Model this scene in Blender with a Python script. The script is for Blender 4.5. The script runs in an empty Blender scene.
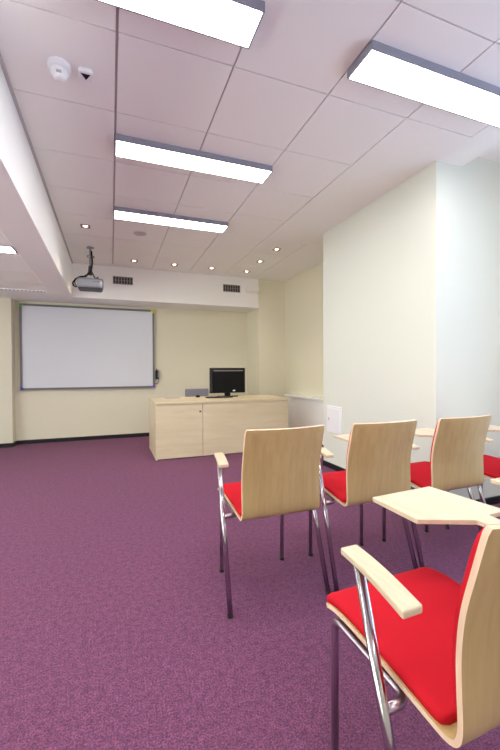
import bpy, bmesh, math, random
from mathutils import Vector, Matrix
random.seed(4)
S = bpy.context.scene
COL = S.collection
PI = math.pi

# ------------------------------------------------------------------ camera
CAMH = 1.16
CZ = CAMH + 1.662          # suspended ceiling height
F_PX, YAW, PITCH, ROLL = 371.064, 0.3590, -0.0115, -0.0052
fw = Vector((math.sin(YAW)*math.cos(PITCH), math.cos(YAW)*math.cos(PITCH), math.sin(PITCH)))
rt = Vector((math.cos(YAW), -math.sin(YAW), 0))
up = rt.cross(fw)
rt2 = rt*math.cos(ROLL) + up*math.sin(ROLL)
up2 = -rt*math.sin(ROLL) + up*math.cos(ROLL)
cam = bpy.data.cameras.new('camera')
cam.lens = F_PX/750*36; cam.sensor_width = 36; cam.sensor_fit = 'AUTO'
cam.clip_start = 0.02
co = bpy.data.objects.new('camera', cam); COL.objects.link(co)
m = Matrix.Identity(4)
for i in range(3):
    m[i][0] = rt2[i]; m[i][1] = up2[i]; m[i][2] = -fw[i]
m[0][3], m[1][3], m[2][3] = 0, 0, CAMH
co.matrix_world = m
S.camera = co

# ------------------------------------------------------------------ light / exposure
S.view_settings.view_transform = 'Standard'
S.view_settings.look = 'None'
S.view_settings.gamma = 1
S.view_settings.use_curve_mapping = False
S.view_settings.exposure = 1.0
w = bpy.data.worlds.new('daylight'); S.world = w; w.use_nodes = True
bg = w.node_tree.nodes['Background']
bg.inputs[1].default_value = 4.0
nt = w.node_tree; tc_ = nt.nodes.new('ShaderNodeTexCoord'); sx_ = nt.nodes.new('ShaderNodeSeparateXYZ')
mr_ = nt.nodes.new('ShaderNodeMapRange'); rp_ = nt.nodes.new('ShaderNodeValToRGB')
mr_.inputs[1].default_value = -.4; mr_.inputs[2].default_value = .4      # warmer hazy sky to the left, bluer sky to the right
rp_.color_ramp.elements[0].color = (.76, .80, .75, 1); rp_.color_ramp.elements[1].color = (.45, .62, .90, 1)
nt.links.new(tc_.outputs['Generated'], sx_.inputs[0]); nt.links.new(sx_.outputs[0], mr_.inputs[0])
nt.links.new(mr_.outputs[0], rp_.inputs[0]); nt.links.new(rp_.outputs[0], bg.inputs[0])
FIX = 10.0      # fluorescent diffuser emission
SPOT = 6.0
S.cycles.max_bounces = 12; S.cycles.diffuse_bounces = 8
S.cycles.sample_clamp_indirect = 6

# portals in the window openings (window wall on the right, x = 3.45)
WX = 3.45
XL = -3.6
WINS = [(-2.3, -1.2), (-1.0, 0.1), (0.3, 1.3)]
LWINS_ADDED = [(-1.9, -0.5), (-0.2, 1.2), (1.5, 2.9), (3.2, 4.6)]      # unseen windows added in the left wall to light the column side
def portal(x, y0, y1, ry):
    l = bpy.data.lights.new('window_portal', 'AREA'); l.shape = 'RECTANGLE'
    l.size = 1.57 if x > 0 else 1.82; l.size_y = y1-y0; l.cycles.is_portal = True
    o = bpy.data.objects.new('window_portal', l); COL.objects.link(o)
    o.location = (x, (y0+y1)/2, 1.735 if x > 0 else 1.31); o.rotation_euler = (0, ry, 0)
for y0, y1 in WINS: portal(WX+.16, y0, y1, PI/2)
for y0, y1 in LWINS_ADDED: portal(XL-.11, y0, y1, -PI/2)  # sky portals for the added left windows

# ------------------------------------------------------------------ materials
def newmat(name):
    m = bpy.data.materials.new(name); m.use_nodes = True
    return m, m.node_tree, m.node_tree.nodes['Principled BSDF']
def plain(name, c, rough=.6, metal=0., spec=.5, bump=0, bscale=60, var=0, coat=0):
    m, t, b = newmat(name)
    b.inputs['Base Color'].default_value = (*c, 1)
    b.inputs['Roughness'].default_value = rough
    b.inputs['Metallic'].default_value = metal
    b.inputs['Specular IOR Level'].default_value = spec
    b.inputs['Coat Weight'].default_value = coat
    if bump or var:
        tc = t.nodes.new('ShaderNodeTexCoord'); n = t.nodes.new('ShaderNodeTexNoise')
        n.inputs['Scale'].default_value = bscale; n.inputs['Detail'].default_value = 4
        t.links.new(tc.outputs['Object'], n.inputs['Vector'])
        if bump:
            bp = t.nodes.new('ShaderNodeBump'); bp.inputs['Strength'].default_value = bump
            bp.inputs['Distance'].default_value = .002
            t.links.new(n.outputs[0], bp.inputs['Height']); t.links.new(bp.outputs[0], b.inputs['Normal'])
        if var:
            r = t.nodes.new('ShaderNodeValToRGB')
            r.color_ramp.elements[0].position = .3; r.color_ramp.elements[1].position = .7
            r.color_ramp.elements[0].color = (*[v*(1-var) for v in c], 1)
            r.color_ramp.elements[1].color = (*[min(1, v*(1+var)) for v in c], 1)
            t.links.new(n.outputs[0], r.inputs[0]); t.links.new(r.outputs[0], b.inputs['Base Color'])
    return m
def emit(name, c, s):
    m, t, b = newmat(name)
    b.inputs['Base Color'].default_value = (.8, .8, .8, 1)
    b.inputs['Emission Color'].default_value = (*c, 1); b.inputs['Emission Strength'].default_value = s
    return m
def wood(name, c1, c2, scale, rough=.35, coat=.0, streak=(1, 1, .05)):
    m, t, b = newmat(name)
    tc = t.nodes.new('ShaderNodeTexCoord'); mp = t.nodes.new('ShaderNodeMapping')
    mp.inputs['Scale'].default_value = streak
    n = t.nodes.new('ShaderNodeTexNoise'); n.inputs['Scale'].default_value = scale
    n.inputs['Detail'].default_value = 6; n.inputs['Roughness'].default_value = .6; n.inputs['Distortion'].default_value = .4
    n2 = t.nodes.new('ShaderNodeTexNoise'); n2.inputs['Scale'].default_value = scale*.12; n2.inputs['Detail'].default_value = 2
    mx = t.nodes.new('ShaderNodeMath'); mx.operation = 'MULTIPLY_ADD'; mx.inputs[1].default_value = .6
    ad = t.nodes.new('ShaderNodeMath'); ad.operation = 'MULTIPLY'; ad.inputs[1].default_value = .4
    r = t.nodes.new('ShaderNodeValToRGB')
    r.color_ramp.elements[0].position = .3; r.color_ramp.elements[1].position = .68
    r.color_ramp.elements[0].color = (*c1, 1); r.color_ramp.elements[1].color = (*c2, 1)
    t.links.new(tc.outputs['Object'], mp.inputs[0]); t.links.new(mp.outputs[0], n.inputs['Vector']); t.links.new(mp.outputs[0], n2.inputs['Vector'])
    t.links.new(n2.outputs[0], ad.inputs[0]); t.links.new(n.outputs[0], mx.inputs[0]); t.links.new(ad.outputs[0], mx.inputs[2])
    t.links.new(mx.outputs[0], r.inputs[0]); t.links.new(r.outputs[0], b.inputs['Base Color'])
    b.inputs['Roughness'].default_value = rough; b.inputs['Coat Weight'].default_value = coat; b.inputs['Coat Roughness'].default_value = .2
    return m
def carpet():
    m, t, b = newmat('carpet')
    tc = t.nodes.new('ShaderNodeTexCoord')
    n = t.nodes.new('ShaderNodeTexNoise'); n.inputs['Scale'].default_value = 420; n.inputs['Detail'].default_value = 3; n.inputs['Roughness'].default_value = .7
    n2 = t.nodes.new('ShaderNodeTexNoise'); n2.inputs['Scale'].default_value = 150; n2.inputs['Detail'].default_value = 3; n2.inputs['Roughness'].default_value = .65
    n3 = t.nodes.new('ShaderNodeTexNoise'); n3.inputs['Scale'].default_value = 38; n3.inputs['Detail'].default_value = 3
    for k in (n, n2, n3): t.links.new(tc.outputs['Object'], k.inputs['Vector'])
    mx = t.nodes.new('ShaderNodeMath'); mx.operation = 'MULTIPLY_ADD'; mx.inputs[1].default_value = .55
    a = t.nodes.new('ShaderNodeMath'); a.operation = 'MULTIPLY'; a.inputs[1].default_value = .45
    t.links.new(n2.outputs[0], a.inputs[0]); t.links.new(n.outputs[0], mx.inputs[0]); t.links.new(a.outputs[0], mx.inputs[2])
    r = t.nodes.new('ShaderNodeValToRGB'); cr = r.color_ramp
    cr.elements[0].position = .39; cr.elements[0].color = (.030, .022, .100, 1)
    cr.elements[1].position = .62; cr.elements[1].color = (.38, .11, .165, 1)
    e = cr.elements.new(.50); e.color = (.150, .054, .112, 1)
    t.links.new(mx.outputs[0], r.inputs[0])
    hs = t.nodes.new('ShaderNodeHueSaturation'); mr = t.nodes.new('ShaderNodeMapRange')
    mr.inputs[1].default_value = .3; mr.inputs[2].default_value = .7; mr.inputs[3].default_value = .80; mr.inputs[4].default_value = 1.20
    t.links.new(n3.outputs[0], mr.inputs[0]); t.links.new(mr.outputs[0], hs.inputs['Value'])
    t.links.new(r.outputs[0], hs.inputs['Color']); t.links.new(hs.outputs[0], b.inputs['Base Color'])
    b.inputs['Roughness'].default_value = .95; b.inputs['Specular IOR Level'].default_value = .15
    b.inputs['Sheen Weight'].default_value = .05
    bp = t.nodes.new('ShaderNodeBump'); bp.inputs['Strength'].default_value = .4; bp.inputs['Distance'].default_value = .003
    t.links.new(mx.outputs[0], bp.inputs['Height']); t.links.new(bp.outputs[0], b.inputs['Normal'])
    return m
M = dict(
    carpet=carpet(),
    wall=plain('cream_paint', (.76, .73, .58), .75, bump=.08, bscale=180, spec=.3),
    pale=plain('pale_column', (.73, .76, .68), .75, bump=.08, bscale=180, spec=.3),  # less yellow than the other walls, used for the column block
    white=plain('white_paint', (.88, .88, .87), .7, spec=.3, bump=.05, bscale=150),
    ceil=plain('ceiling_tile', (.90, .90, .88), .85, spec=.2, bump=.1, bscale=400),
    groove=plain('ceiling_grid', (.50, .47, .47), .6),
    skirt=plain('black_skirting', (.012, .012, .018), .35),
    housing=plain('grey_housing', (.30, .31, .37), .45, metal=.3),
    diff=emit('lit_diffuser', (1, .99, .95), FIX),
    spot=emit('lit_spot', (1, .86, .68), SPOT),
    brass=plain('spot_ring', (.35, .27, .2), .35, metal=.8),
    chrome=plain('chrome', (.50, .48, .50), .14, metal=1),
    legm=plain('satin_chrome_leg', (.50, .44, .50), .28, metal=1),
    rubber=plain('black_rubber', (.02, .02, .02), .7),
    red=plain('red_fabric', (.56, .010, .022), .85, spec=.15, bump=.35, bscale=900, var=.06),
    ply=wood('birch_veneer', (.43, .30, .115), (.58, .43, .20), 34, .3, .4, (1, 1, .06)),
    edge=wood('ply_edge', (.70, .48, .32), (.88, .68, .50), 60, .5),
    armw=wood('pale_beech', (.62, .51, .34), (.77, .67, .48), 30, .35, .2, (1, .08, 1)),
    deskw=wood('maple_laminate', (.62, .52, .33), (.76, .67, .48), 14, .4, .1, (.12, 1, 1)),
    board=plain('whiteboard_surface', (.66, .69, .75), .3, spec=.5),
    frame=plain('board_frame', (.16, .16, .17), .4, metal=.4),
    black=plain('black_plastic', (.004, .004, .005), .35, spec=.2),
    dgrey=plain('dark_grey', (.05, .05, .055), .5),
    screen=plain('glossy_black', (.004, .004, .005), .12),
    silver=plain('silver_plastic', (.30, .31, .34), .35, metal=.4),
    grey=plain('grey_fabric', (.27, .26, .31), .85, bump=.2, bscale=500),
    vent=plain('vent_slats', (.22, .2, .2), .5),
    ventdark=plain('vent_dark', (.03, .03, .03), .8),
    wplas=plain('white_plastic', (.85, .86, .88), .4),
    green=plain('green_corner', (.10, .36, .04), .5),
    yellow=plain('yellow_corner', (.72, .66, .03), .5),
    violet=plain('violet_corner', (.16, .05, .50), .5),
    blue=plain('blue_corner', (.06, .06, .36), .5),
    paper=plain('grey_paper', (.45, .43, .4), .7),
)
gm, gt, gb = newmat('window_glass')
gb.inputs['Transmission Weight'].default_value = 1; gb.inputs['Roughness'].default_value = 0; gb.inputs['IOR'].default_value = 1.0
gb.inputs['Alpha'].default_value = .15
M['glass'] = gm

# ------------------------------------------------------------------ mesh helpers
def obj(name, bm, mats, parent=None, smooth=False, bevel=0, loc=None):
    me = bpy.data.meshes.new(name)
    bmesh.ops.recalc_face_normals(bm, faces=bm.faces)
    bm.to_mesh(me); bm.free()
    for k in (mats if isinstance(mats, (list, tuple)) else [mats]): me.materials.append(M[k])
    if smooth:
        for p in me.polygons: p.use_smooth = True
    o = bpy.data.objects.new(name, me); COL.objects.link(o)
    if parent: o.parent = parent
    if loc: o.location = loc
    if bevel:
        md = o.modifiers.new('bevel', 'BEVEL'); md.width = bevel; md.segments = 2; md.limit_method = 'ANGLE'; md.angle_limit = .7
    return o
def thing(name, label, cat, loc=(0, 0, 0), group=None, rz=0):
    o = bpy.data.objects.new(name, None); COL.objects.link(o); o.empty_display_size = .1
    o.location = loc; o.rotation_euler = (0, 0, rz); o['label'] = label; o['category'] = cat
    if group: o['group'] = group
    return o
def tag(o, label, cat, group=None):
    o['label'] = label; o['category'] = cat
    if group: o['group'] = group
    return o
def struct(name, bm, mats, parent=None, **k):
    o = obj(name, bm, mats, parent, **k)
    if not parent: o['kind'] = 'structure'
    return o
def BM(): return bmesh.new()
def bx(bm, x0, x1, y0, y1, z0, z1, mi=0):
    v = [bm.verts.new((x, y, z)) for x in (x0, x1) for y in (y0, y1) for z in (z0, z1)]
    for f in ((0, 1, 3, 2), (4, 6, 7, 5), (0, 4, 5, 1), (2, 3, 7, 6), (0, 2, 6, 4), (1, 5, 7, 3)):
        bm.faces.new([v[i] for i in f]).material_index = mi
    return bm
def box(*a): return bx(BM(), *a)
def prism(pts, z0, z1, bm=None):
    bm = bm or BM()
    a = [bm.verts.new((x, y, z0)) for x, y in pts]; b = [bm.verts.new((x, y, z1)) for x, y in pts]
    bm.faces.new(a[::-1]); bm.faces.new(b)
    n = len(pts)
    for i in range(n): bm.faces.new((a[i], a[(i+1) % n], b[(i+1) % n], b[i]))
    return bm
def fillet(pts, r, n=5):
    pts = [Vector(p) for p in pts]; out = [pts[0]]
    for i in range(1, len(pts)-1):
        p = pts[i]; a = pts[i-1]-p; b = pts[i+1]-p
        d = min(r, a.length*.45, b.length*.45)
        A = p+a.normalized()*d; B = p+b.normalized()*d
        for k in range(n+1):
            t = k/n; out.append(A*(1-t)**2+p*2*t*(1-t)+B*t*t)
    out.append(pts[-1]); return out
def tube(pts, r, seg=12, bm=None, rf=0):
    bm = bm or BM()
    pts = fillet(pts, rf) if rf else [Vector(p) for p in pts]
    rings = []; ref = None
    for i, p in enumerate(pts):
        d = (pts[min(i+1, len(pts)-1)]-pts[max(i-1, 0)]).normalized()
        if ref is None: ref = d.orthogonal().normalized()
        ref = (ref-d*ref.dot(d)).normalized(); c = d.cross(ref)
        rr = r[i] if isinstance(r, (list, tuple)) else r
        rings.append([bm.verts.new(p+ref*rr*math.cos(2*PI*k/seg)+c*rr*math.sin(2*PI*k/seg)) for k in range(seg)])
    for a, b in zip(rings, rings[1:]):
        for k in range(seg): bm.faces.new((a[k], a[(k+1) % seg], b[(k+1) % seg], b[k]))
    bm.faces.new(rings[0][::-1]); bm.faces.new(rings[-1]); return bm
def lathe(prof, seg=32, bm=None, cx=0, cy=0, z0=0):
    bm = bm or BM(); rings = []
    for r, z in prof:
        if r < 1e-6: rings.append([bm.verts.new((cx, cy, z0+z))])
        else: rings.append([bm.verts.new((cx+r*math.cos(2*PI*k/seg), cy+r*math.sin(2*PI*k/seg), z0+z)) for k in range(seg)])
    for a, b in zip(rings, rings[1:]):
        for k in range(seg):
            A = [a[0]] if len(a) == 1 else [a[k], a[(k+1) % seg]]
            B = [b[0]] if len(b) == 1 else [b[(k+1) % seg], b[k]]
            if len(A)+len(B) > 2: bm.faces.new(A+B)
    return bm
def catmull(p, n):
    out = []
    for i in range(len(p)-1):
        a = p[max(i-1, 0)]; b = p[i]; c = p[i+1]; d = p[min(i+2, len(p)-1)]
        for k in range(n):
            t = k/n
            out.append(tuple(.5*((2*b[j])+(c[j]-a[j])*t+(2*a[j]-5*b[j]+4*c[j]-d[j])*t*t+(3*b[j]-a[j]-3*c[j]+d[j])*t**3) for j in range(len(b))))
    out.append(tuple(p[-1])); return out
def roundpoly(pts, r, n=4):
    out = []; N = len(pts)
    for i in range(N):
        p = Vector(pts[i]); a = Vector(pts[i-1])-p; b = Vector(pts[(i+1) % N])-p
        d = min(r, a.length*.45, b.length*.45); A = p+a.normalized()*d; B = p+b.normalized()*d
        for k in range(n+1):
            t = k/n; q = A*(1-t)**2+p*2*t*(1-t)+B*t*t; out.append((q.x, q.y))
    return out

# ------------------------------------------------------------------ the room
YB = -2.6            # left wall, wall behind the camera
YW = 6.86                      # back (board) wall
SZ = 2.30                      # underside of beam / bulkhead
CX, CY0, CY1 = 2.437, 2.255, 3.936   # the projecting column block on the right
RX = 3.06                      # right wall beyond the column
struct('floor', box(XL-.2, WX+.2, YB-.2, YW+.2, -.12, 0), 'carpet')
struct('wall_back', box(XL-.2, RX+.2, YW, YW+.15, 0, CZ+.2), 'wall')
bm = BM(); bx(bm, XL-.15, XL, YB, YW, 0, .40); bx(bm, XL-.15, XL, YB, YW, 2.22, CZ+.2)
ys = [YB]+[v for w_ in LWINS_ADDED for v in w_]+[YW]
for a, b in zip(ys[::2], ys[1::2]): bx(bm, XL-.15, XL, a, b, .40, 2.22)
struct('wall_left', bm, 'wall')
struct('wall_behind', box(XL-.15, WX+.2, YB-.15, YB, 0, CZ+.3), 'wall')
struct('wall_back_left', box(XL, -1.43, 6.66, YW, 0, SZ), 'wall')
struct('wall_back_right', box(2.52, RX, 6.26, YW, 0, CZ), 'wall')
struct('wall_right_far', box(RX, RX+.15, CY1, YW, 0, CZ+.2), 'wall')
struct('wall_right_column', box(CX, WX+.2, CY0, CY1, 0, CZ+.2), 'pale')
# window wall
bm = BM()
bx(bm, WX, WX+.2, YB, CY0, 0, .95); bx(bm, WX, WX+.2, YB, CY0, 2.52, CZ+.3)
ys = [YB]+[v for w_ in WINS for v in w_]+[CY0]
for a, b in zip(ys[::2], ys[1::2]): bx(bm, WX, WX+.2, a, b, .95, 2.52)
struct('wall_right', bm, 'white')
for i, (a, b, X, Z0, Z1) in enumerate([(a, b, WX, .95, 2.52) for a, b in WINS]+[(a, b, XL-.19, .40, 2.22) for a, b in LWINS_ADDED]):  # left-wall windows are added out of view for their daylight
    f = bpy.data.objects.new('window_%d' % (i+1), None); COL.objects.link(f); f['kind'] = 'structure'
    bm = BM()
    for z0, z1 in ((Z0, Z0+.06), (Z1-.06, Z1)): bx(bm, X+.06, X+.13, a, b, z0, z1)
    for q0, q1 in ((a, a+.06), (b-.06, b), ((a+b)/2-.03, (a+b)/2+.03)): bx(bm, X+.06, X+.13, q0, q1, Z0+.06, Z1-.06)
    obj('window_frame', bm, 'wplas', f)
    obj('pane', box(X+.09, X+.1, a+.06, b-.06, Z0+.06, Z1-.06), 'glass', f)
# ceiling: tiles with sunk joints, plain plaster margins
GX0 = .044; GY0 = 1.944
bm = BM(); gaps = .005
def tile(x0, x1, y0, y1, gx0=gaps, gx1=gaps):
    bx(bm, x0+gx0, x1-gx1, y0+gaps*.8, y1-gaps*.8, CZ, CZ+.01)
rows = range(-8, 7)
for k in rows:
    y0 = GY0+.6*k; y1 = y0+.6
    for c in range(-1, 3):
        x0 = GX0+.6*c
        tile(x0, x0+.6, y0, y1, .007 if c == 0 else gaps, .007 if c == -1 else gaps)
    if k < 0 or k >= 4: tile(1.844, 2.427, y0, y1)
for a in (1.844,):
    bx(bm, a+.003, 2.70, GY0+.004, GY0+2.4-.004, CZ, CZ+.01)
bx(bm, 2.43, 2.70, YB, GY0+.004, CZ, CZ+.01)
bx(bm, 2.43, RX, GY0+2.4, 6.26, CZ, CZ+.01)
bx(bm, -.54, 2.426, 6.150, 6.26, CZ, CZ+.01)
bx(bm, -.6, 2.70, YB, 6.3, CZ+.011, CZ+.05, 1)
bx(bm, 2.70, RX+.05, CY1, 6.3, CZ+.011, CZ+.05, 1)
bx(bm, 2.695, 2.71, YB, CY0, CZ, CZ+.15)       # step up to the window pocket
bx(bm, 2.71, WX+.05, YB, CY0, CZ+.12, CZ+.2)
struct('ceiling', bm, ['ceil', 'groove'])
# edge trim beside the beam
struct('trim_1', box(-.541, -.522, YB, 6.26, CZ-.012, CZ), 'groove')
# beam + lower ceiling on the left, one plaster volume, with an inset field
bm = BM()
bx(bm, -.82, -.54, YB, 6.26, SZ, CZ+.05)
bx(bm, XL, -.82, 6.06, 6.26, SZ, CZ+.05)
struct('wall_left_beam', bm, 'white')
bm = BM()
for k in range(-2, 12):
    y1 = 6.06-.6*k
    if y1 < YB+.3 or k < 0: continue
    for c in range(5):
        x1 = -.826-.6*c
        bx(bm, max(x1-.596, XL), x1, y1-.596, y1-.002, SZ+.006, SZ+.02)
bx(bm, XL, -.82, YB, 6.06, SZ+.021, SZ+.05, 1)
struct('ceiling_left', bm, ['ceil', 'groove'])
struct('wall_back_bulkhead', box(XL, 2.52, 6.26, YW, SZ, CZ+.05), 'white')
# slot grille in the low ceiling
bm = BM(); bx(bm, -2.0, -.86, 5.93, 6.0, SZ-.004, SZ+.02, 1)
g = thing('slot_grille', 'long narrow slotted air grille in the low ceiling left of the whiteboard', 'vent', (-1.43, 5.965, SZ-.004))
bm = BM(); bx(bm, -.57, .57, -.04, .04, 0, .01); obj('backing', bm, 'ventdark', g)
bm = BM()
bx(bm, -.58, .58, -.045, -.035, -.006, .008); bx(bm, -.58, .58, .035, .045, -.006, .008)
for i in range(24): bx(bm, -.57+i*.048, -.57+i*.048+.022, -.035, .035, -.005, .004)
obj('slats', bm, 'wplas', g)
# skirting
def base(name, *a): struct(name, box(*a), 'skirt')
SK = .062
base('baseboard_back', -1.43, 2.52, YW-.015, YW, 0, SK)
base('baseboard_back_left', XL, -1.415, 6.645, 6.66, 0, SK)
base('baseboard_back_jog', -1.43, -1.415, 6.66, YW-.015, 0, SK)
base('baseboard_back_right', 2.52, RX, 6.245, 6.26, 0, SK)
base('baseboard_right_far', RX-.015, RX, CY1, 6.245, 0, SK)
base('baseboard_column_side', CX-.015, CX, CY0-.015, CY1, 0, SK)
base('baseboard_column_front', CX, WX, CY0-.015, CY0, 0, SK)
base('baseboard_right', WX-.015, WX, YB, CY0-.015, 0, SK)
base('baseboard_left', XL, XL+.015, YB, 6.645, 0, SK)

# ------------------------------------------------------------------ ceiling fixtures
def fixture(x0, y0, z, label, L=1.2, W=.21, H=.045, group='surface fluorescent ceiling lights'):
    t = thing('ceiling_light', label, 'ceiling light', (x0+L/2, y0+W/2, z), group)
    bm = BM(); a, b = L/2, W/2
    bx(bm, -a, a, -b, -b+.008, -H, 0); bx(bm, -a, a, b-.008, b, -H, 0)
    bx(bm, -a, -a+.008, -b+.008, b-.008, -H, 0); bx(bm, a-.008, a, -b+.008, b-.008, -H, 0)
    bx(bm, -a+.008, a-.008, -b+.008, b-.008, -.006, 0)
    obj('housing', bm, 'housing', t)
    obj('diffuser', box(-a+.009, a-.009, -b+.009, b-.009, -H-.001, -H+.008), 'diff', t)
fixture(-.535, 1.555, CZ, 'lit fluorescent ceiling light cut by the top edge, nearest, upper left')
fixture(1.244, 1.545, CZ, 'lit fluorescent ceiling light at right, above the pale column wall')
fixture(.044, 2.77, CZ, 'lit fluorescent ceiling light in the middle of the tiled ceiling')
fixture(.044, 3.985, CZ, 'lit fluorescent ceiling light farthest back, nearest the projector')
fixture(.044, .35, CZ, 'added lit fluorescent ceiling light above the viewer, outside the picture')  # added out of view, like those behind the viewer, for light balance
fixture(-.5, -1.4, CZ, 'added unseen lit fluorescent ceiling light behind the viewer on the left')
fixture(1.2, -1.4, CZ, 'added unseen lit fluorescent ceiling light behind the viewer on the right')
fixture(-2.03, 3.93, SZ+.006, 'slim lit ceiling light in the low ceiling at the left edge', H=.012, W=.2)
fixture(-2.03, 1.3, SZ+.006, 'added unseen slim lit ceiling light in the low ceiling left of the viewer', H=.012, W=.2)  # extra low-ceiling light, added out of view

sp_names = {(-.256, 4.644): 'recessed square spotlight above and left of the far fluorescent light',
 (-.256, 5.844): 'recessed square spotlight directly behind the projector pole',
 (.344, 5.844): 'recessed square spotlight above the left bulkhead vent',
 (.944, 5.844): 'recessed square spotlight second from the left vent in the back row',
 (1.544, 5.844): 'recessed square spotlight left of the right bulkhead vent in the back row',
 (2.144, 5.844): 'recessed square spotlight at the right end of the back row, above the right vent',
 (2.144, 5.244): 'recessed square spotlight in the right column of lights, middle one',
 (2.144, 4.644): 'recessed square spotlight in the right column of lights, nearest one'}
for (x, y), lab in sp_names.items():
    t = thing('spotlight', lab, 'spotlight', (x, y, CZ), 'recessed ceiling spotlights')
    bm = BM()
    for a in ((-.05, .05, -.05, -.032), (-.05, .05, .032, .05), (-.05, -.032, -.032, .032), (.032, .05, -.032, .032)):
        bx(bm, *a, -.006, 0)
    obj('trim_ring', bm, 'brass', t)
    obj('lamp', lathe([(0, -.004), (.017, -.004), (.024, 0), (0, 0)], 20), 'spot', t)
    l = bpy.data.lights.new('spot', 'SPOT'); l.energy = 8; l.color = (1, .86, .68); l.spot_size = 1.5; l.spot_blend = .6; l.shadow_soft_size = .02
    o = bpy.data.objects.new('spot_beam', l); COL.objects.link(o); o.parent = t; o.location = (0, 0, -.012)

t = thing('smoke_detector', 'round white smoke detector on the ceiling at upper left', 'smoke detector', (-.245, 2.262, CZ))
obj('base', lathe([(0, 0), (.058, 0), (.058, -.020), (.050, -.03), (0, -.03)]), 'wplas', t, smooth=False)
obj('cap', lathe([(.044, -.03), (.046, -.046), (.036, -.054), (.035, -.066), (.028, -.078), (0, -.082)]), 'wplas', t, smooth=True)
obj('indicator', box(-.012, .012, -.046, -.034, -.064, -.056), 'groove', t)
t = thing('motion_sensor', 'small white ceiling motion sensor with a dark triangular window', 'motion sensor', (-.115, 2.262, CZ))
obj('body', prism(roundpoly([(-.038, -.038), (.038, -.038), (.038, .038), (-.038, .038)], .02), -.028, 0), 'wplas', t, bevel=.008)
bm = prism([(-.024, -.014), (.024, -.014), (0, .03)], -.0295, -.027); obj('sensor_window', bm, 'black', t, loc=(0, -.008, 0))
t = thing('ceiling_speaker', 'flat round grey-beige ceiling speaker beyond the farthest fluorescent light', 'speaker', (.344, 4.66, CZ))
obj('rim', lathe([(0, 0), (.085, 0), (.085, -.004), (.078, -.007), (.074, -.004), (0, -.004)]), 'wplas', t)
obj('mesh_cover', lathe([(0, -.0065), (.073, -.0055), (.073, -.004), (0, -.004)]), 'groove', t)

# ------------------------------------------------------------------ bulkhead vents, box
def wvent(x0, x1, z0, z1, lab):
    t = thing('air_vent', lab, 'vent', ((x0+x1)/2, 6.26, z0), 'slatted air vents in the bulkhead')
    w2 = (x1-x0)/2; H = z1-z0
    obj('backing', box(-w2, w2, -.004, 0, 0, H), 'ventdark', t)
    bm = BM()
    bx(bm, -w2, w2, -.014, -.004, 0, .01); bx(bm, -w2, w2, -.014, -.004, H-.01, H)
    bx(bm, -w2, -w2+.01, -.014, -.004, .01, H-.01); bx(bm, w2-.01, w2, -.014, -.004, .01, H-.01)
    obj('frame', bm, 'vent', t)
    bm = BM(); n = 7
    for i in range(1, n): x = -w2+2*w2*i/n; bx(bm, x-.008, x+.008, -.011, -.004, .01, H-.01)
    bx(bm, -w2+.01, w2-.01, -.012, -.0112, H/2-.004, H/2+.004)
    obj('slats', bm, 'vent', t)
wvent(.045, .345, 2.545, 2.665, 'dark slatted air vent in the bulkhead, right of the projector')
wvent(1.855, 2.165, 2.55, 2.675, 'dark slatted air vent at the right end of the bulkhead')
bm = BM()
v = [(-.115, 0, 0), (.115, 0, 0), (.115, -.09, .03), (-.115, -.09, .03), (-.115, 0, .11), (.115, 0, .11), (.115, -.10, .11), (-.115, -.10, .11)]
v = [bm.verts.new(p) for p in v]
for f in ((0, 1, 2, 3), (4, 7, 6, 5), (0, 4, 5, 1), (3, 2, 6, 7), (0, 3, 7, 4), (1, 5, 6, 2)): bm.faces.new([v[i] for i in f])
o = obj('junction_box', bm, 'white', bevel=.004, loc=(2.385, 6.26, 2.55)); tag(o, 'white wedge-shaped box on the bulkhead beside the right corner pillar', 'box')

# ------------------------------------------------------------------ whiteboard
bxl, bxr, bz0, bz1 = -1.35, .735, .868, 2.25
t = thing('whiteboard', 'large interactive whiteboard in a dark frame with coloured corners on the back wall', 'whiteboard', ((bxl+bxr)/2, YW, bz0))
W2 = (bxr-bxl)/2; H = bz1-bz0; fwd = .032
obj('board_surface', box(-W2+fwd, W2-fwd, -.045, 0, fwd, H-fwd), 'board', t)
bm = BM(); c = .055
bx(bm, -W2+c, W2-c, -.055, 0, 0, fwd); bx(bm, -W2+c, W2-c, -.055, 0, H-fwd, H)
bx(bm, -W2, -W2+fwd, -.055, 0, c, H-c); bx(bm, W2-fwd, W2, -.055, 0, c, H-c)
obj('frame', bm, 'frame', t)
for sx, sz, mt, lb in ((-1, 1, 'green', 'green frame corner'), (1, 1, 'yellow', 'yellow frame corner'), (-1, -1, 'blue', 'blue frame corner'), (1, -1, 'violet', 'violet frame corner')):
    bm = BM(); xx = sorted((sx*W2, sx*(W2-c))); zb = (0, c) if sz < 0 else (H-c, H)
    zf = (0, fwd) if sz < 0 else (H-fwd, H); xf = sorted((sx*W2, sx*(W2-fwd))); zr = (fwd, c) if sz < 0 else (H-c, H-fwd)
    bx(bm, *xx, -.058, 0, *zf); bx(bm, *xf, -.058, 0, *zr)
    o = obj('corner', bm, mt, t); o['label'] = lb
t = thing('pen_holder', 'dark pen holder with a dangling cable at the right edge of the whiteboard', 'pen holder', (.782, YW, .965))
obj('tray', box(-.036, .036, -.05, 0, .05, .21), 'dgrey', t, bevel=.006)
obj('pen', tube([(-.01, -.06, .05), (-.01, -.06, .24)], .009), 'black', t)
obj('pen', tube([(.018, -.06, .08), (.018, -.06, .22)], .008), 'silver', t)
obj('cable', tube([(.02, -.02, .07), (.035, -.03, .03), (.01, -.03, -.03), (-.05, -.03, -.02)], .004, 8, rf=.02), 'dgrey', t)

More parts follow.
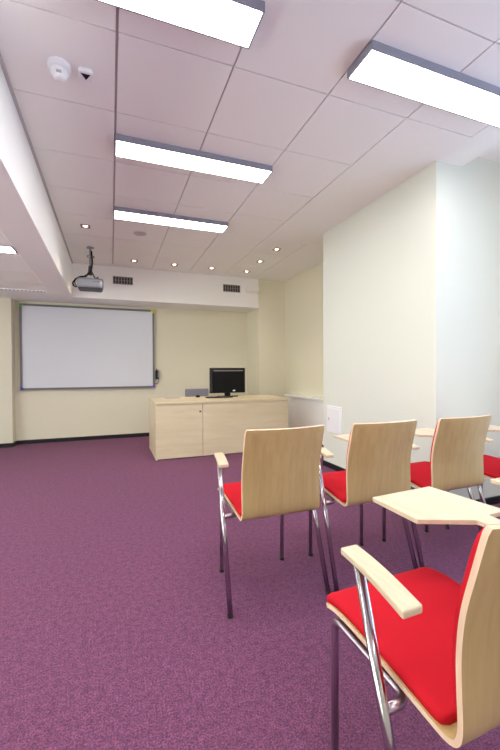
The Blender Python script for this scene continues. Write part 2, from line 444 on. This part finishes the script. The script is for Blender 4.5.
# ------------------------------------------------------------------ projector
t = thing('projector', 'silver-grey projector hanging from a ceiling pole in front of the whiteboard', 'projector', (-.243, 5.42, CZ))
pz = 2.262-CZ
bm = prism(roundpoly([(-.165, -.12), (.165, -.12), (.155, .13), (-.155, .13)], .04, 5), pz, pz+.13)
obj('body', bm, 'silver', t, bevel=.022)
obj('trim', prism(roundpoly([(-.150, -.11), (.150, -.11), (.14, .12), (-.14, .12)], .03, 5), pz-.008, pz+.002), 'dgrey', t)
bm = BM()
for i in range(6): bx(bm, .04+i*.015, .047+i*.015, -.122, -.118, pz+.075, pz+.088)
obj('grille', bm, 'dgrey', t)
bm = lathe([(0, 0), (.035, 0), (.04, .02), (0, .02)], 20); bmesh.ops.rotate(bm, verts=bm.verts, cent=(0, 0, 0), matrix=Matrix.Rotation(-PI/2, 3, 'X'))
obj('lens', bm, 'screen', t, loc=(-.08, .13, pz+.07))
obj('ceiling_plate', lathe([(0, 0), (.045, 0), (.045, -.012), (.02, -.02), (0, -.02)], 24), 'silver', t)
obj('pole', tube([(0, 0, -.015), (0, 0, -.26)], .014), 'silver', t)
pl = obj('bracket', tube([(0, 0, -.25), (0, 0, pz+.19)], .022), 'dgrey', t)
for s in (-1, 1): obj('bracket_arm', tube([(0, 0, -.29), (s*.05, -.04, pz+.16), (s*.07, -.05, pz+.125)], .009, 8, rf=.02), 'dgrey', t)
obj('knob', tube([(.06, -.06, pz+.128), (.1, -.06, pz+.15)], .013), 'black', t)
obj('cable', tube([(.015, -.016, -.05), (.028, -.02, -.2), (.01, -.03, -.33), (-.08, -.02, pz+.155), (-.17, .02, pz+.15), (-.225, .08, pz+.09), (-.215, .11, pz+.05), (-.15, .12, pz+.05)], .010, 8, rf=.05), 'black', t)
obj('cable', tube([(-.015, .012, -.24), (-.03, .01, pz+.17), (-.13, .02, pz+.175), (-.2, .09, pz+.13), (-.20, .14, pz+.07), (-.13, .13, pz+.06)], .007, 8, rf=.05), 'dgrey', t)

# ------------------------------------------------------------------ radiator cover, wall plate
t = thing('radiator_cover', 'low white radiator cover with a ledge against the far right wall', 'radiator cover', (RX-.005, 5.1, 0))
obj('front_panel', box(-.10, 0, -1.0, .93, .05, .70), 'white', t)
obj('ledge', box(-.125, 0, -1.0, .95, .70, .735), 'wplas', t, bevel=.004)
t = thing('wall_panel', 'white rectangular access panel on the pale column wall', 'access panel', (CX, 3.70, .43))
obj('frame', box(-.010, 0, -.15, .15, 0, .31), 'wplas', t, bevel=.003)
obj('door', box(-.016, -.010, -.125, .125, .025, .285), 'wplas', t, bevel=.002)
obj('latch', box(-.02, -.016, .085, .105, .14, .17), 'groove', t)

# ------------------------------------------------------------------ desk
DX0, DX1, DY0, DY1, DH = .538, 2.445, 4.92, 5.78, .757
t = thing('teacher_desk', 'long pale maple desk with a panelled front and a lockable door', 'desk', ((DX0+DX1)/2, (DY0+DY1)/2, 0))
a, b = (DX1-DX0)/2, (DY1-DY0)/2
obj('desktop', box(-a-.012, a+.012, -b-.015, b+.01, DH-.032, DH), 'deskw', t, bevel=.002)
obj('side_panel', box(-a, -a+.022, -b+.002, b, 0, DH-.033), 'deskw', t)
obj('side_panel', box(a-.022, a, -b+.002, b, 0, DH-.033), 'deskw', t)
jx = 1.16-(DX0+DX1)/2
d = obj('door', box(-a+.004, jx-.003, -b-.002, -b+.018, .012, DH-.036), 'deskw', t, bevel=.0015)
lk = tube([(jx-.035, -b-.010, .615), (jx-.035, -b+.005, .615)], .013, 16); obj('lock', lk, 'dgrey', d)
obj('front_panel', box(jx+.003, a-.026, -b-.002, -b+.018, .012, DH-.036), 'deskw', t, bevel=.0015)
obj('cabinet_carcass', box(-a+.023, jx, -b+.019, b-.02, .02, DH-.034), 'deskw', t)
obj('divider', box(jx+.3, jx+.322, -b+.02, b-.05, 0, DH-.034), 'deskw', t)

# monitor
t = thing('monitor', 'black flat-screen monitor on the desk with its screen turned away', 'monitor', (1.715, 5.58, DH))
obj('stand_base', prism(roundpoly([(-.15, -.1), (.15, -.1), (.17, .02), (.12, .11), (-.12, .11), (-.17, .02)], .04), 0, .016), 'screen', t, bevel=.003)
obj('stand_neck', box(-.045, .045, -.015, .025, .014, .16), 'black', t, bevel=.006)
bm = prism([(-.285, -.03), (-.26, -.052), (.26, -.052), (.285, -.03), (.285, .0), (-.285, .0)], .06, .447)
obj('shell', bm, 'black', t, bevel=.006)
obj('vent_strip', box(-.24, .24, -.056, -.051, .398, .415), 'vent', t)
obj('bezel', box(-.287, .287, .0, .012, .057, .45), 'screen', t)
obj('sticker', box(.07, .11, -.054, -.0515, .085, .105), 'wplas', t)
t = thing('keyboard', 'flat black keyboard on the desk in front of the monitor', 'keyboard', (1.52, 5.38, DH))
obj('case', box(-.2, .2, -.06, .06, 0, .014), 'black', t, bevel=.004)
bm = BM()
for r in range(5):
    for c in range(15): bx(bm, -.19+c*.0254, -.169+c*.0254, -.05+r*.0205, -.034+r*.0205, .014, .019)
obj('keys', bm, 'dgrey', t)
o = obj('computer_mouse', lathe([(0, 0), (.03, 0), (.034, .012), (.028, .028), (.015, .036), (0, .038)], 20), 'black', smooth=True, loc=(1.25, 5.62, DH))
o.scale = (1, 1.5, 1); tag(o, 'small black computer mouse on the desk left of the monitor', 'mouse')
o = obj('notebook', box(-.11, .11, -.075, .075, 0, .009), 'paper', loc=(.86, 5.6, DH), bevel=.001); tag(o, 'thin grey notebook lying at the left end of the desk', 'notebook')

# office chair behind the desk
t = thing('office_chair', 'grey office chair behind the desk, only its low backrest showing', 'chair', (1.375, 6.25, 0))
obj('backrest', prism(roundpoly([(-.2, -.03), (.2, -.03), (.2, .03), (-.2, .03)], .02), .50, .86), 'grey', t, bevel=.02, loc=(0, .0, 0))
obj('seat', prism(roundpoly([(-.23, -.25), (.23, -.25), (.23, .22), (-.23, .22)], .08), .42, .50), 'grey', t, bevel=.02, loc=(0, .0, 0))
obj('gas_lift', tube([(0, 0, .08), (0, 0, .43)], .025), 'black', t)
for k in range(5):
    an = k*2*PI/5+.3
    g = obj('base_arm', tube([(0, 0, .12), (.26*math.cos(an), .26*math.sin(an), .075)], .018), 'black', t)
    obj('castor', tube([(.26*math.cos(an)-.02, .26*math.sin(an), .028), (.26*math.cos(an)+.02, .26*math.sin(an), .028)], .028), 'black', g)

# ------------------------------------------------------------------ tablet-arm chairs
PROF = [(.425, .470), (.405, .479), (.35, .484), (.25, .477), (.15, .464), (.06, .451), (.02, .448), (-.002, .459), (-.010, .492), (-.008, .56), (-.007, .63), (-.015, .71), (-.037, .80), (-.060, .888)]
PR = catmull(PROF, 5)
NP = len(PR)
def nrm(i):
    a = PR[max(i-1, 0)]; b = PR[min(i+1, NP-1)]
    d = Vector((0, b[0]-a[0], b[1]-a[1])).normalized()
    return Vector((0, d.z, -d.y)) * 1.0       # points to the sitter's side
def bow(i):
    z = PR[i][1]; y = PR[i][0]
    if y > .01: return 0
    return .030*max(0, min(1, (z-.44)/.25))
def halfw(i):
    if i <= 3: return .183+.025*math.sin(PI/2*i/3)
    if PR[i][1] > .875: return .208-.006*((PR[i][1]-.875)/.013)
    return .208
def sheet(i0, i1, off0, off1, inset, nx=16, endround=True, pillow=0):
    """closed slab between offsets off0 (outer) and off1 (sitter side) along the profile"""
    bm = BM(); A = []; B = []
    n = i1-i0
    for i in range(i0, i1+1):
        hw = halfw(i)-inset
        if endround and inset:
            e = min(i-i0, i1-i)/3
            if e < 1: hw -= .02*(1-math.sqrt(max(0, 1-(1-e)**2)))
        y, z = PR[i]; N = nrm(i); ra = []; rb = []
        for k in range(nx+1):
            u = -1+2*k/nx; x = u*hw
            p = Vector((x, y, z)) + Vector((0, -1, 0))*bow(i)*(1-u*u)
            ra.append(bm.verts.new(p+N*off0))
            e = 1.
            if pillow:
                q = min(1, (1-abs(u))*hw/.014+.35, max(.0, min(i-i0, i1-i))/1.5+.4)
                e = math.sqrt(max(0, 1-(1-max(.0, q))**2))
            rb.append(bm.verts.new(p+N*(off0+(off1-off0)*max(e, .15 if pillow else 1))))
        A.append(ra); B.append(rb)
    for j in range(n):
        for k in range(nx):
            bm.faces.new((A[j][k], A[j][k+1], A[j+1][k+1], A[j+1][k]))
            bm.faces.new((B[j][k], B[j+1][k], B[j+1][k+1], B[j][k+1]))
        bm.faces.new((A[j][0], A[j+1][0], B[j+1][0], B[j][0])).material_index = 1
        bm.faces.new((A[j][nx], B[j][nx], B[j+1][nx], A[j+1][nx])).material_index = 1
    for k in range(nx):
        bm.faces.new((A[0][k], B[0][k], B[0][k+1], A[0][k+1])).material_index = 1
        bm.faces.new((A[n][k], A[n][k+1], B[n][k+1], B[n][k])).material_index = 1
    return bm
def finish(o):
    for p in o.data.polygons: p.use_smooth = True
    md = o.modifiers.new('edge', 'EDGE_SPLIT'); md.split_angle = .7
    return o
RT = .0115
def make_chair():
    t = thing('tablet_chair', '', 'chair')
    seat_shell = finish(obj('shell', sheet(0, NP-1, -.006, .006, 0), ['ply', 'edge'], t))
    ib = min(range(NP), key=lambda i: (PR[i][0]-.03)**2+(PR[i][1]-.451)**2)
    ic = min(range(NP), key=lambda i: (PR[i][0]+.013)**2+(PR[i][1]-.51)**2)
    obj('seat_cushion', sheet(0, ib, .006, .026, .006, nx=30, pillow=1), 'red', t, smooth=True)
    obj('back_cushion', sheet(ic, NP-2, .006, .022, .006, nx=30, pillow=1), 'red', t, smooth=True)
    for s in (-1, 1):
        yt, zt = .215, (.703 if s < 0 else .694)
        xt = -.257 if s < 0 else .247
        xf = s*.266
        top = Vector((xt, yt, zt)); foot = Vector((xf, .0, .012))
        obj('rear_leg', tube([foot, top], .0125, 16), 'chrome', t, smooth=True)
        obj('foot_cap', tube([(xf, 0, .0), (xf, .006, .018)], .0135, 12), 'rubber', t)
        q = foot.lerp(top, (.428-.012)/(zt-.012))
        obj('front_leg', tube([(s*.192, .40, .012), (s*.192, .40, .447), (s*.192, q.y+.0, .428), (q.x, q.y, .428)], RT, 14, rf=.035), 'legm', t, smooth=True)
        obj('foot_cap', tube([(s*.192, .40, 0), (s*.192, .40, .016)], .013, 12), 'rubber', t)
    obj('seat_bar', tube([(-.19, .36, .444), (.19, .36, .444)], .009, 12), 'legm', t, smooth=True)
    # left armrest: slightly bowed pale wood bar
    bm = BM(); L = []
    n = 10
    for i in range(n+1):
        u = i/n; y = .025+.245*u; cx_ = -.287+.044*u; hw = .025
        z = .702+.006*math.sin(PI*u)+.002*u
        L.append([bm.verts.new((cx_-hw, y, z)), bm.verts.new((cx_+hw, y, z)), bm.verts.new((cx_+hw, y, z+.017)), bm.verts.new((cx_-hw, y, z+.017))])
    for a_, b_ in zip(L, L[1:]):
        for k in range(4): bm.faces.new((a_[k], a_[(k+1) % 4], b_[(k+1) % 4], b_[k]))
    bm.faces.new(L[0][::-1]); bm.faces.new(L[-1])
    obj('armrest', bm, 'armw', t, bevel=.004)
    poly = [(.056, .334), (.068, .541), (.352, .550), (.372, .275), (.285, .272), (.250, .03), (.212, .03), (.216, .258)]
    tb = obj('writing_tablet', prism(roundpoly(poly, .006, 3), .700, .715), 'armw', t, bevel=.002)
    obj('tablet_bracket', box(.222, .250, .08, .24, .686, .6999), 'dgrey', t)
    return t
def kids(o): return [c for c in bpy.data.objects if c.parent == o]
def dup(r, loc, label, group, rz=0):
    c = r.copy(); COL.objects.link(c); c.location = loc; c.rotation_euler = (0, 0, rz); c['label'] = label; c['group'] = group
    for k in kids(r):
        d = k.copy(); COL.objects.link(d); d.parent = c
    return c
FR = 'tablet chairs in the front row'; NR = 'tablet chairs in the near row'
src = make_chair()
src.location = (.782, 1.654, 0)
src['label'] = 'birch plywood chair with red seat, leftmost of the front row, beside the open carpet'; src['group'] = FR
dup(src, (1.355, 1.635, 0), 'birch plywood chair, second of the front row, in front of the column wall', FR)
dup(src, (1.926, 1.631, 0), 'birch plywood chair, third of the front row, against the bluish white wall', FR, .02)
dup(src, (2.515, 1.636, 0), 'chair of the front row at the right edge, only red seat and armrest showing', FR, .08)
dup(src, (.808, .520, 0), 'nearest chair, large red seat and left armrest in full view at lower right', NR, .042)
dup(src, (1.39, .52, 0), 'chair right of the nearest one, only its writing tablet tip in the picture', NR, .04)
